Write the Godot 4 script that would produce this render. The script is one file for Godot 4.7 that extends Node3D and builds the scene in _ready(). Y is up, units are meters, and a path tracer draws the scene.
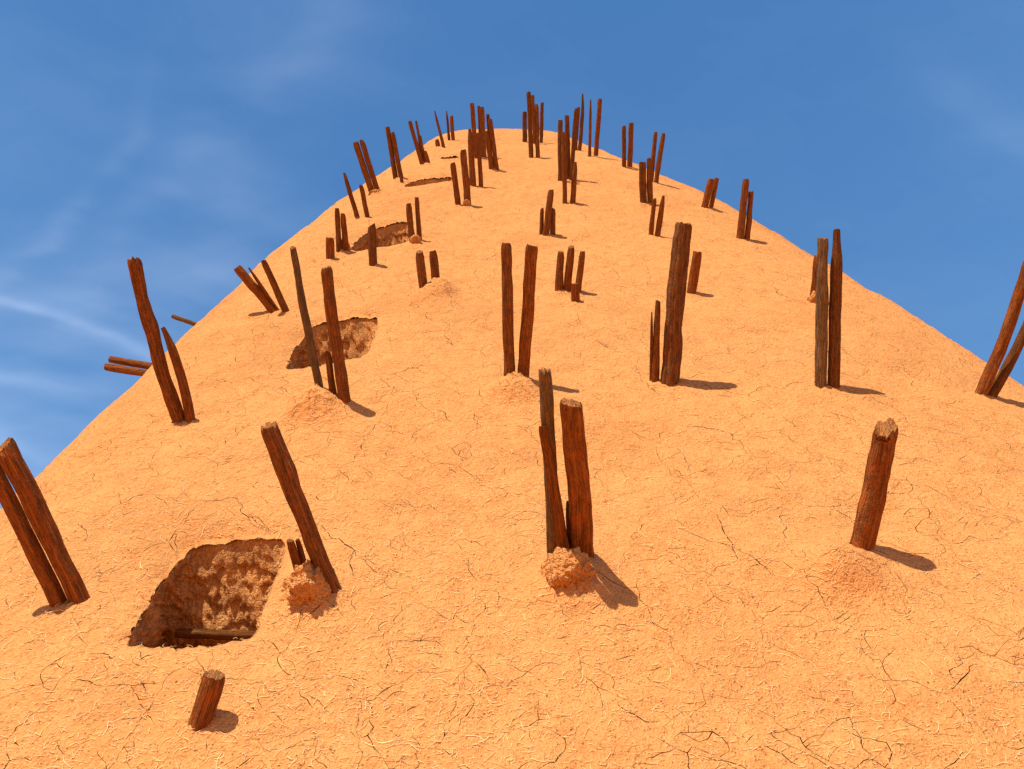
extends Node3D
# An adobe tower with rows of projecting timber, seen from near its foot.
# Every length is in metres; the tower's front faces +z, the camera stands at the origin.

const TOP := 16.2
const CAP := 1.118
const AXIS := 8.536
const EYE := 1.6
const FRONT := 2.0
const BATTER := 0.28
const POWER := 5.0
const BACK := 0.45
const EXPOSURE := 1.17
const SUN_LEFT := 21.0
const SUN_HIGH := 38.0
const SKY_TOP := Color(0.262, 0.45, 0.675)
const SKY_LOW := Color(0.51, 0.72, 0.935)
const MUD := Color(0.822, 0.554, 0.32)
const ROUGH_MUD := Color(0.88, 0.615, 0.365)
const STRAW := 21000
const WOOD := {
	"red": Color(0.70, 0.435, 0.245), "brown": Color(0.68, 0.445, 0.27), "dark": Color(0.60, 0.41, 0.265),
	"grey": Color(0.64, 0.52, 0.39), "pale": Color(0.64, 0.43, 0.25), "end_grain": Color(0.80, 0.57, 0.36)}
# cirrus streaks on the cloud layer: place, run, half length, half width, curl, strength
const STREAKS := [
	[Vector2(-0.78, -0.74), Vector2(0.93, -0.36), 0.26, 0.016, 0.05, 0.125],
	[Vector2(-0.62, -0.70), Vector2(0.97, 0.25), 0.24, 0.06, 0.0, 0.06],
	[Vector2(-1.0, -1.0), Vector2(0.85, -0.52), 0.9, 0.45, 0.0, 0.07],
	[Vector2(-0.35, -0.45), Vector2(0.5, 0.86), 0.5, 0.10, 0.0, 0.025],
	[Vector2(0.7, -0.42), Vector2(0.9, -0.43), 0.22, 0.03, 0.0, 0.02],
	[Vector2(-0.52, -0.52), Vector2(0.75, 0.66), 0.30, 0.03, 0.03, 0.03],
	[Vector2(-0.70, -0.60), Vector2(0.80, 0.60), 0.25, 0.016, -0.03, 0.05],
	[Vector2(-0.30, -0.36), Vector2(0.62, 0.78), 0.28, 0.03, 0.02, 0.02],
	[Vector2(-0.88, -0.88), Vector2(0.97, -0.2), 0.30, 0.018, 0.03, 0.04],
	[Vector2(-0.95, -1.05), Vector2(0.6, -0.8), 0.35, 0.02, 0.0, 0.03],
	[Vector2(0.6, 1.1), Vector2(0.93, -0.36), 0.4, 0.05, 0.04, 0.22],
	[Vector2(-1.3, 0.7), Vector2(0.8, -0.6), 0.5, 0.12, 0.0, 0.16]]
const HALF_LEFT := [3.593, 3.539, 3.485, 3.433, 3.384, 3.335, 3.288, 3.235, 3.165, 3.072, 2.924, 2.737, 2.525, 2.298, 2.079, 1.859, 1.64, 1.42]
const HALF_RIGHT := [5.425, 5.244, 5.063, 4.883, 4.702, 4.522, 4.345, 4.165, 3.977, 3.771, 3.543, 3.258, 2.806, 2.278, 1.788, 1.299, 0.809, 0.319]
const LOGS := [
	[-1.607, 3.134, -2.457, -1.844, 3.480, -1.989, 0.0371, 0.0364, "s", 0.000, 20, "red", "broad flat-sided log leaning out at the left frame edge, right of its pair"],
	[-1.689, 3.135, -2.466, -1.906, 3.453, -2.035, 0.0316, 0.0279, "s", 0.000, 17, "red", "dark log half out of frame at left, behind the broad flat-sided one"],
	[-0.651, 3.128, -2.428, -0.861, 3.484, -1.895, 0.0331, 0.0320, "k", -0.004, 18, "brown", "long knotty log leaning left out of the big clod beside the largest niche"],
	[-0.810, 3.239, -2.460, -0.830, 3.293, -2.312, 0.0172, 0.0168, "r", 0.000, 9, "red", "short stub left of the knotty log, close to the largest niche"],
	[-0.788, 3.261, -2.466, -0.811, 3.311, -2.330, 0.0115, 0.0102, "k", 0.000, 6, "red", "thin splintered stub wedged between short stub and knotty leaning log"],
	[0.164, 3.346, -2.489, 0.117, 3.624, -1.758, 0.0277, 0.0238, "k", 0.004, 14, "grey", "tallest log of the central trio, grey-topped, standing behind the others"],
	[0.211, 3.305, -2.477, 0.115, 3.524, -1.940, 0.0254, 0.0201, "r", 0.000, 13, "red", "slim leaning log in front of the central trio, with pale round cut end"],
	[0.279, 3.328, -2.484, 0.215, 3.561, -1.860, 0.0471, 0.0432, "s", 0.004, 24, "red", "wide square-hewn log, right one of the central trio on the clod"],
	[0.231, 3.340, -2.487, 0.212, 3.428, -2.244, 0.0118, 0.0092, "p", 0.000, 6, "brown", "thin short stick between the slim and the wide log of the central trio"],
	[1.397, 3.395, -2.505, 1.462, 3.668, -2.085, 0.0482, 0.0446, "b", 0.008, 24, "red", "lone thick broken-topped log on the smooth mound at lower right"],
	[-0.941, 2.589, -2.279, -0.897, 2.692, -2.159, 0.0362, 0.0325, "d", 0.000, 24, "red", "thick round stump below the largest niche, lowest log of all"],
	[-1.801, 4.485, -2.859, -2.007, 5.000, -2.175, 0.0352, 0.0345, "k", -0.016, 13, "red", "long stout log against the sky at left, longer of its leaning pair"],
	[-1.736, 4.483, -2.850, -1.868, 4.781, -2.458, 0.0270, 0.0214, "p", 0.021, 10, "red", "shorter curved log right of the long stout one near the left slope"],
	[-1.074, 4.690, -2.869, -1.190, 5.126, -2.176, 0.0239, 0.0196, "k", -0.006, 8, "grey", "thin crooked grey log, left of the trio before the second niche"],
	[-0.913, 4.583, -2.837, -0.984, 4.963, -2.198, 0.0329, 0.0318, "r", -0.005, 12, "brown", "straight thick log, right of the trio before the second niche"],
	[-0.987, 4.629, -2.851, -1.003, 4.756, -2.603, 0.0222, 0.0174, "r", 0.000, 8, "brown", "short stick between the two tall logs before the second niche"],
	[-0.015, 4.843, -2.908, -0.031, 5.263, -2.232, 0.0334, 0.0307, "r", 0.000, 12, "brown", "left log of the tall upright pair above the centre of the wall"],
	[0.064, 4.843, -2.908, 0.112, 5.256, -2.244, 0.0377, 0.0366, "s", 0.000, 13, "red", "right, wider log of the tall upright pair above the wall's centre"],
	[0.915, 4.843, -2.908, 0.979, 5.394, -2.187, 0.0523, 0.0514, "k", -0.006, 18, "dark", "thickest tall dark-topped log right of centre, beside a slim split stick"],
	[0.832, 4.868, -2.915, 0.837, 5.114, -2.520, 0.0263, 0.0155, "k", 0.000, 9, "brown", "slim split stick at the left foot of the thickest tall log"],
	[0.813, 4.868, -2.915, 0.803, 5.081, -2.574, 0.0117, 0.0069, "p", 0.000, 4, "brown", "hair-thin splinter standing outermost left of the thickest tall log"],
	[1.770, 4.771, -2.898, 1.749, 5.289, -2.218, 0.0329, 0.0324, "k", 0.000, 12, "grey", "grey weathered log, left of the tall pair at right of the wall"],
	[1.844, 4.775, -2.901, 1.831, 5.323, -2.181, 0.0344, 0.0321, "p", 0.000, 12, "dark", "rough log with pointed tip, right of the tall pair at right"],
	[2.763, 4.851, -3.007, 2.987, 5.294, -2.374, 0.0354, 0.0312, "r", 0.023, 12, "red", "bent log rising out of the right frame edge, upper of two"],
	[2.854, 4.873, -3.031, 3.078, 5.206, -2.579, 0.0297, 0.0264, "r", 0.024, 10, "dark", "lower darker log beside the bent one at the right frame edge"],
	[-1.768, 6.089, -3.306, -2.014, 6.270, -3.052, 0.0333, 0.0364, "k", 0.000, 9, "red", "thick log with slanted top at the left slope, left of its pair"],
	[-1.738, 6.091, -3.302, -1.927, 6.254, -3.042, 0.0166, 0.0115, "p", 0.000, 4, "red", "thin splinter along the thick slanted log at the left slope"],
	[-1.665, 6.061, -3.285, -1.800, 6.238, -2.967, 0.0257, 0.0228, "r", 0.000, 7, "brown", "slimmer straight log right of the thick slanted one at the left slope"],
	[-0.678, 6.370, -3.336, -0.707, 6.529, -3.078, 0.0347, 0.0343, "r", 0.000, 9, "brown", "left stump of the short pair on the mound above centre left"],
	[-0.600, 6.529, -3.380, -0.621, 6.665, -3.158, 0.0336, 0.0333, "r", 0.000, 8, "brown", "right stump of the short pair on the mound above centre left"],
	[0.363, 6.380, -3.338, 0.373, 6.536, -3.082, 0.0328, 0.0276, "r", 0.000, 8, "brown", "left of three short upright logs right of the wall's centre line"],
	[0.427, 6.369, -3.335, 0.451, 6.547, -3.045, 0.0308, 0.0274, "r", 0.000, 8, "red", "middle and tallest of three short upright logs right of centre"],
	[0.501, 6.325, -3.323, 0.534, 6.493, -3.051, 0.0268, 0.0238, "r", 0.000, 7, "red", "right, outward leaning one of three short upright logs"],
	[0.471, 6.144, -3.272, 0.467, 6.211, -3.153, 0.0334, 0.0316, "d", 0.000, 9, "red", "squat stub in front of the three short upright logs"],
	[1.392, 6.400, -3.348, 1.422, 6.556, -3.095, 0.0368, 0.0364, "d", 0.000, 10, "red", "single short flat-topped stump just right of the thickest tall log"],
	[2.311, 6.307, -3.366, 2.318, 6.480, -3.083, 0.0307, 0.0273, "r", 0.000, 8, "red", "stump half hidden behind the tall pair at the right slope"],
	[-1.624, 7.352, -3.644, -1.624, 7.439, -3.501, 0.0403, 0.0381, "d", 0.000, 9, "red", "short squat stub left of the two thin logs near the third niche"],
	[-1.585, 7.523, -3.688, -1.587, 7.721, -3.364, 0.0266, 0.0237, "r", 0.000, 6, "brown", "thin taller log of the cluster left of the third niche"],
	[-1.523, 7.539, -3.687, -1.537, 7.704, -3.416, 0.0275, 0.0259, "r", 0.000, 6, "red", "thin lower log of the cluster left of the third niche, behind a clod"],
	[-1.187, 7.038, -3.529, -1.187, 7.212, -3.244, 0.0384, 0.0361, "r", 0.000, 9, "dark", "single dark post standing in front of the third niche"],
	[-0.928, 7.697, -3.709, -0.961, 7.883, -3.407, 0.0304, 0.0286, "r", 0.000, 6, "brown", "left, thicker log of the pair at right of the third niche"],
	[-0.871, 7.761, -3.727, -0.891, 7.969, -3.386, 0.0245, 0.0218, "r", 0.000, 5, "brown", "right, taller log of the pair at right of the third niche"],
	[0.323, 7.944, -3.776, 0.375, 8.168, -3.414, 0.0338, 0.0301, "r", 0.000, 7, "brown", "leaning middle log of the small trio above the wall's centre"],
	[0.393, 7.979, -3.786, 0.398, 8.108, -3.577, 0.0267, 0.0239, "r", 0.000, 6, "brown", "short right-hand stub of the small trio above the wall's centre"],
	[0.283, 7.979, -3.786, 0.289, 8.108, -3.577, 0.0218, 0.0195, "r", 0.000, 4, "brown", "thin short left-hand stub of the small trio above the centre"],
	[1.346, 7.975, -3.789, 1.369, 8.153, -3.500, 0.0242, 0.0216, "r", 0.000, 5, "red", "left thin log of the small V-shaped pair right of centre"],
	[1.409, 7.968, -3.788, 1.453, 8.162, -3.473, 0.0291, 0.0245, "p", 0.000, 6, "red", "right thin log of the small V-shaped pair right of centre"],
	[2.225, 7.989, -3.842, 2.258, 8.293, -3.368, 0.0381, 0.0319, "r", 0.000, 8, "brown", "taller log of the pair near the right slope's middle"],
	[2.299, 8.002, -3.855, 2.315, 8.249, -3.471, 0.0293, 0.0262, "k", 0.000, 6, "brown", "shorter log of the pair near the right slope's middle"],
	[-1.650, 8.746, -4.041, -1.772, 8.982, -3.641, 0.0267, 0.0224, "p", 0.000, 5, "brown", "tall thin log, left of the pair on the left slope's shoulder"],
	[-1.539, 8.735, -4.025, -1.594, 8.896, -3.745, 0.0277, 0.0261, "r", 0.000, 5, "brown", "short log, right of the pair on the left slope's shoulder"],
	[-0.605, 9.228, -4.136, -0.663, 9.462, -3.758, 0.0337, 0.0334, "r", 0.000, 6, "brown", "left, shorter log of the stout pair left of the centre line"],
	[-0.494, 9.203, -4.129, -0.543, 9.504, -3.642, 0.0409, 0.0384, "k", 0.000, 7, "brown", "right, taller log of the stout pair left of the centre line"],
	[0.594, 9.194, -4.126, 0.571, 9.540, -3.589, 0.0269, 0.0266, "d", 0.000, 5, "brown", "tall thin front log with pale top in the crowded clump right of summit"],
	[0.680, 9.194, -4.127, 0.703, 9.436, -3.734, 0.0336, 0.0283, "p", 0.000, 6, "brown", "short log right of the tall thin one in the crowded clump"],
	[1.487, 9.261, -4.154, 1.457, 9.498, -3.769, 0.0429, 0.0425, "s", 0.000, 8, "dark", "wide dark flat log, left of the pair below the right shoulder"],
	[1.565, 9.272, -4.160, 1.531, 9.530, -3.737, 0.0339, 0.0302, "r", 0.000, 6, "brown", "narrower log touching the wide dark flat one, right shoulder"],
	[2.202, 9.330, -4.232, 2.265, 9.494, -3.972, 0.0389, 0.0386, "d", 0.000, 7, "red", "wider short leaning stump of the pair low against the right skyline"],
	[2.285, 9.367, -4.257, 2.341, 9.540, -3.981, 0.0287, 0.0285, "d", 0.000, 5, "red", "narrower short leaning stump of the pair low against the right skyline"],
	[-1.718, 10.028, -4.421, -1.901, 10.341, -3.913, 0.0369, 0.0365, "d", 0.000, 6, "brown", "left log of the thick leaning pair against the left skyline"],
	[-1.647, 10.036, -4.411, -1.825, 10.351, -3.899, 0.0338, 0.0334, "r", 0.000, 6, "brown", "right log of the thick leaning pair against the left skyline"],
	[-0.483, 10.193, -4.406, -0.519, 10.555, -3.842, 0.0411, 0.0365, "p", 0.000, 7, "brown", "stout front log of the left summit clump"],
	[-0.385, 10.169, -4.399, -0.413, 10.512, -3.868, 0.0286, 0.0254, "r", 0.000, 5, "brown", "thin log at the right side of the left summit clump's front pair"],
	[0.617, 10.431, -4.473, 0.610, 10.844, -3.849, 0.0331, 0.0327, "d", 0.000, 5, "dark", "left flat-topped log of the crowded clump right of summit"],
	[0.656, 10.287, -4.433, 0.632, 10.632, -3.913, 0.0289, 0.0286, "d", 0.000, 5, "brown", "pale-capped log just behind the front one in the crowded clump"],
	[0.731, 10.530, -4.501, 0.696, 10.969, -3.837, 0.0322, 0.0318, "d", 0.000, 5, "brown", "tallest round-topped log in the crowded clump right of summit"],
	[0.758, 10.469, -4.484, 0.807, 10.964, -3.758, 0.0281, 0.0250, "r", 0.000, 4, "dark", "right-hand long leaning log of the crowded clump right of summit"],
	[1.779, 10.483, -4.519, 1.824, 10.821, -3.993, 0.0308, 0.0274, "r", 0.000, 5, "brown", "left, shorter log of the pair leaning over the right shoulder"],
	[1.840, 10.446, -4.514, 1.916, 10.783, -3.994, 0.0333, 0.0296, "r", 0.000, 5, "brown", "right log of the pair leaning over the right shoulder"],
	[-1.535, 10.778, -4.611, -1.625, 11.122, -4.056, 0.0350, 0.0329, "d", 0.000, 5, "brown", "taller log of the second leaning pair on the left skyline"],
	[-1.458, 10.747, -4.593, -1.554, 11.052, -4.102, 0.0329, 0.0309, "r", 0.000, 5, "brown", "shorter log of the second leaning pair on the left skyline"],
	[-1.416, 10.500, -4.518, -1.421, 10.536, -4.455, 0.0244, 0.0244, "r", 0.000, 4, "red", "tiny stub at the foot of the second leaning pair on the left"],
	[-0.208, 11.188, -4.685, -0.295, 11.550, -4.127, 0.0342, 0.0305, "r", 0.000, 5, "brown", "right leaning log of the left summit clump, set apart by a slit"],
	[-0.276, 11.188, -4.685, -0.345, 11.468, -4.255, 0.0356, 0.0335, "r", 0.000, 5, "brown", "shorter dark log beside the slit in the left summit clump"],
	[1.578, 11.488, -4.796, 1.565, 11.793, -4.323, 0.0317, 0.0314, "r", 0.000, 4, "dark", "left, shorter log of the upright pair on the right skyline"],
	[1.667, 11.529, -4.818, 1.667, 11.857, -4.307, 0.0382, 0.0378, "d", 0.000, 5, "brown", "right, taller log of the upright pair on the right skyline"],
	[-1.286, 11.685, -4.846, -1.451, 12.008, -4.353, 0.0308, 0.0305, "d", 0.000, 4, "brown", "long leaning log, left of the three-log cluster on the left skyline"],
	[-1.481, 13.290, -5.361, -1.562, 13.534, -4.981, 0.0246, 0.0220, "r", 0.000, 3, "brown", "thin log standing behind the long leaning one on the left skyline"],
	[-1.258, 11.744, -4.861, -1.323, 11.951, -4.537, 0.0345, 0.0326, "d", 0.000, 5, "brown", "mid-height log of the three-log cluster on the left skyline"],
	[-1.208, 11.725, -4.851, -1.252, 11.819, -4.709, 0.0402, 0.0381, "d", 0.000, 6, "brown", "short stub at the right of the three-log cluster on the left skyline"],
	[-1.103, 13.145, -5.251, -1.237, 13.451, -4.780, 0.0290, 0.0173, "p", 0.000, 4, "brown", "pointed thin log beside a tiny stub near the summit's left"],
	[-1.194, 13.201, -5.276, -1.213, 13.261, -5.178, 0.0405, 0.0364, "r", 0.000, 5, "red", "tiny squat stub at the foot of the pointed thin log"],
	[-1.075, 13.938, -5.477, -1.113, 14.195, -5.080, 0.0240, 0.0167, "p", 0.000, 3, "dark", "thinner log of the small pair left of the summit"],
	[-1.002, 13.884, -5.455, -1.027, 14.099, -5.123, 0.0324, 0.0306, "r", 0.000, 4, "brown", "thicker log of the small pair left of the summit"],
	[-0.526, 12.102, -4.941, -0.588, 12.530, -4.295, 0.0333, 0.0330, "d", 0.000, 4, "brown", "tallest back log of the left summit clump"],
	[-0.413, 12.134, -4.950, -0.450, 12.527, -4.356, 0.0401, 0.0397, "d", 0.000, 5, "brown", "thick back log in the middle of the left summit clump"],
	[-0.461, 12.226, -4.975, -0.495, 12.625, -4.371, 0.0225, 0.0222, "d", 0.000, 3, "brown", "thin log hidden behind the thick back log of the left summit clump"],
	[-0.329, 12.225, -4.975, -0.356, 12.559, -4.473, 0.0269, 0.0267, "d", 0.000, 4, "dark", "short back log of the left summit clump, against the sky"],
	[0.285, 12.142, -4.952, 0.245, 12.664, -4.187, 0.0349, 0.0345, "d", 0.000, 5, "dark", "tallest front log of the summit clump"],
	[0.383, 12.142, -4.952, 0.362, 12.567, -4.330, 0.0349, 0.0346, "r", 0.000, 5, "brown", "right front log of the summit clump, beside the tallest"],
	[0.369, 13.376, -5.297, 0.335, 13.806, -4.667, 0.0279, 0.0276, "d", 0.000, 3, "brown", "thin log peeping between the front logs of the summit clump"],
	[0.213, 13.497, -5.331, 0.207, 13.765, -4.928, 0.0397, 0.0395, "d", 0.000, 5, "dark", "shorter log at the left of the summit clump"],
	[0.482, 13.479, -5.327, 0.494, 13.830, -4.796, 0.0297, 0.0295, "d", 0.000, 4, "dark", "thin log at the right of the summit clump"],
	[1.057, 12.808, -5.150, 1.099, 13.289, -4.447, 0.0314, 0.0249, "p", 0.016, 4, "dark", "tallest bent log on the skyline between crowded clump and thin pair"],
	[0.999, 12.830, -5.153, 1.037, 13.197, -4.619, 0.0299, 0.0267, "r", 0.000, 4, "brown", "lower log left of the tallest bent one on the skyline"],
	[1.160, 12.206, -4.980, 1.164, 12.671, -4.297, 0.0254, 0.0201, "p", 0.000, 3, "brown", "thin pointed log of the tall pair on the skyline right of summit"],
	[1.263, 12.293, -5.012, 1.313, 12.762, -4.325, 0.0362, 0.0358, "d", 0.000, 5, "red", "thicker log with lit cut end of the tall pair right of summit"],
	[-2.750, 6.006, -3.790, -3.117, 6.056, -3.751, 0.0291, 0.0291, "d", 0.000, 8, "brown", "upper of two logs sticking out sideways from the left flank"],
	[-2.754, 5.894, -3.759, -3.099, 5.944, -3.732, 0.0304, 0.0305, "d", 0.000, 8, "brown", "lower of two logs sticking out sideways from the left flank"],
	[-2.717, 6.781, -3.976, -2.944, 6.831, -3.914, 0.0200, 0.0200, "d", 0.000, 5, "grey", "single thin log sticking out sideways higher on the left flank"],
]
const NICHES := [
	[Vector2(-1.331, 2.927), Vector2(-1.350, 3.084), Vector2(-1.363, 3.265), Vector2(-1.325, 3.446), Vector2(-1.273, 3.475), Vector2(-1.124, 3.497), Vector2(-0.978, 3.501), Vector2(-0.929, 3.444), Vector2(-0.910, 3.256), Vector2(-0.906, 3.124), Vector2(-0.895, 3.002), Vector2(-0.905, 2.945), Vector2(-1.036, 2.915), Vector2(-1.158, 2.903), Vector2(-1.269, 2.910)],
	[Vector2(-1.387, 5.111), Vector2(-1.430, 5.331), Vector2(-1.427, 5.542), Vector2(-1.402, 5.783), Vector2(-1.258, 5.862), Vector2(-1.107, 5.916), Vector2(-0.961, 5.897), Vector2(-0.934, 5.600), Vector2(-0.938, 5.292), Vector2(-1.003, 5.210), Vector2(-1.179, 5.149)],
	[Vector2(-1.506, 7.662), Vector2(-1.515, 7.954), Vector2(-1.428, 8.302), Vector2(-1.250, 8.479), Vector2(-1.101, 8.556), Vector2(-1.035, 8.459), Vector2(-0.987, 7.887), Vector2(-1.152, 7.682), Vector2(-1.327, 7.579), Vector2(-1.439, 7.565)],
	[Vector2(-1.365, 10.291), Vector2(-1.337, 10.597), Vector2(-1.122, 10.757), Vector2(-0.833, 10.904), Vector2(-0.789, 10.757), Vector2(-0.789, 10.553), Vector2(-1.052, 10.370), Vector2(-1.265, 10.251)],
	[Vector2(-1.082, 12.261), Vector2(-1.066, 12.423), Vector2(-0.943, 12.420), Vector2(-0.818, 12.368), Vector2(-0.787, 12.195), Vector2(-0.990, 12.071)],
]
const BUMPS := [
	[1.246, 3.266, 0.155, 0.122, 0.095, 0.15],
	[-1.087, 4.547, 0.148, 0.156, 0.090, 0.70],
	[0.006, 4.711, 0.147, 0.131, 0.075, 0.80],
	[-0.578, 6.376, 0.123, 0.200, 0.090, 0.50],
]
const CLODS := [
	[-0.751, 3.143, -2.433, 0.092, 0.085, 0.150],
	[0.224, 3.217, -2.453, 0.102, 0.087, 0.130],
	[-1.571, 7.614, -3.712, 0.065, 0.065, 0.100],
	[-0.890, 7.630, -3.690, 0.060, 0.046, 0.090],
	[-1.652, 9.952, -4.387, 0.073, 0.030, 0.060],
	[-0.503, 9.180, -4.122, 0.040, 0.029, 0.060],
	[2.297, 6.260, -3.351, 0.053, 0.042, 0.090],
]

var rng := RandomNumberGenerator.new()
var coarse := FastNoiseLite.new()
var medium := FastNoiseLite.new()
var fine := FastNoiseLite.new()
var lumps := FastNoiseLite.new()
var plates := FastNoiseLite.new()   # the plaster shrinks into plates about a hand's span or two across
var mats := {}
var pos := PackedVector3Array()      # the wall's lattice, NC columns by NR rows
var nor := PackedVector3Array()
var cols := PackedVector2Array()     # unit section, x and depth
var rows := PackedFloat32Array()
var nc := 0
var nr := 0
var front_first := 0
var front_last := 0
var taken := PackedByteArray()       # lattice points over an opening

# ---------------------------------------------------------------- shape of the tower
func along(table: Array, h: float) -> float:
	var k := clampi(int(h), 0, 16)
	var t := h - k
	return cubic_interpolate(table[k], table[k + 1], table[maxi(k - 1, 0)], table[mini(k + 2, 17)], t)

func section(h: float) -> Vector3:   # left half width, right half width, half depth
	var t := clampf((TOP - h) / CAP, 0.0, 1.0)
	var c := sqrt(maxf(1.0 - (1.0 - t) * (1.0 - t), 1e-6))
	return Vector3(along(HALF_LEFT, h) * c, along(HALF_RIGHT, h) * c, maxf(AXIS - FRONT - BATTER * (h - EYE), 0.1) * c)

func face(x: float, h: float) -> Vector3:   # a point of the front
	var s := section(h)
	var q := minf(absf(x) / (s.x if x < 0.0 else s.y), 0.9999)
	return Vector3(x, h, -(AXIS - s.z * pow(1.0 - pow(q, POWER), 1.0 / POWER)))

func lay_columns() -> void:
	var steps := 60000
	var walked := 0.0
	var last := Vector2.ZERO
	var begun := false
	for k in steps:
		var a := PI + TAU * k / steps   # from the middle of the left side over the front
		var c := cos(a)
		var s := -sin(a)                # towards the front first
		var r := pow(pow(absf(c), POWER) + pow(absf(s), POWER), -1.0 / POWER)
		var p := Vector2(c * r, s * r)
		var m := Vector2(p.x * 4.0, p.y * (5.0 if p.y > 0.0 else 2.3))
		if begun:
			walked += m.distance_to(last)
		last = m
		var want := 0.02
		if p.y < 0.93:
			want = lerpf(0.3, 0.02, smoothstep(-0.1, 0.93, p.y))
		if not begun or walked >= want:
			if p.y > 0.93 and front_first == 0:
				front_first = cols.size()
			if p.y > 0.93:
				front_last = cols.size()
			cols.append(p)
			walked = 0.0
		begun = true
	nc = cols.size()

func lay_rows() -> void:
	var h := 0.0
	while h < TOP - 0.004:
		rows.append(h)
		if h < 1.9: h += 0.09
		elif h < 5.0: h += 0.018
		elif h < 8.0: h += 0.025
		elif h < 12.0: h += 0.036
		elif h < 15.0: h += 0.045
		else: h += 0.03
	rows.append(TOP - 0.003)
	nr = rows.size()

func lattice_normals() -> void:
	nor.resize(nc * nr)
	for j in nr:
		var up := mini(j + 1, nr - 1) * nc
		var down := maxi(j - 1, 0) * nc
		for i in nc:
			var e := pos[j * nc + (i + 1) % nc] - pos[j * nc + (i + nc - 1) % nc]
			var n := pos[up + i] - pos[down + i]
			nor[j * nc + i] = e.cross(n).normalized()

func column_near(x: float, h: float) -> int:
	var s := section(h)
	var q := x / (s.x if x < 0.0 else s.y)
	var a := front_first
	var b := front_last
	while b - a > 1:
		var m := (a + b) >> 1
		if cols[m].x < q: a = m
		else: b = m
	return a

func row_near(h: float) -> int:
	return clampi(rows.bsearch(h), 0, nr - 1)

# ---------------------------------------------------------------- the wall with its cracks, bumps and openings
const STEP_X := [1, 1, 0, -1, -1, -1, 0, 1]
const STEP_Y := [0, 1, 1, 1, 0, -1, -1, -1]

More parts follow.
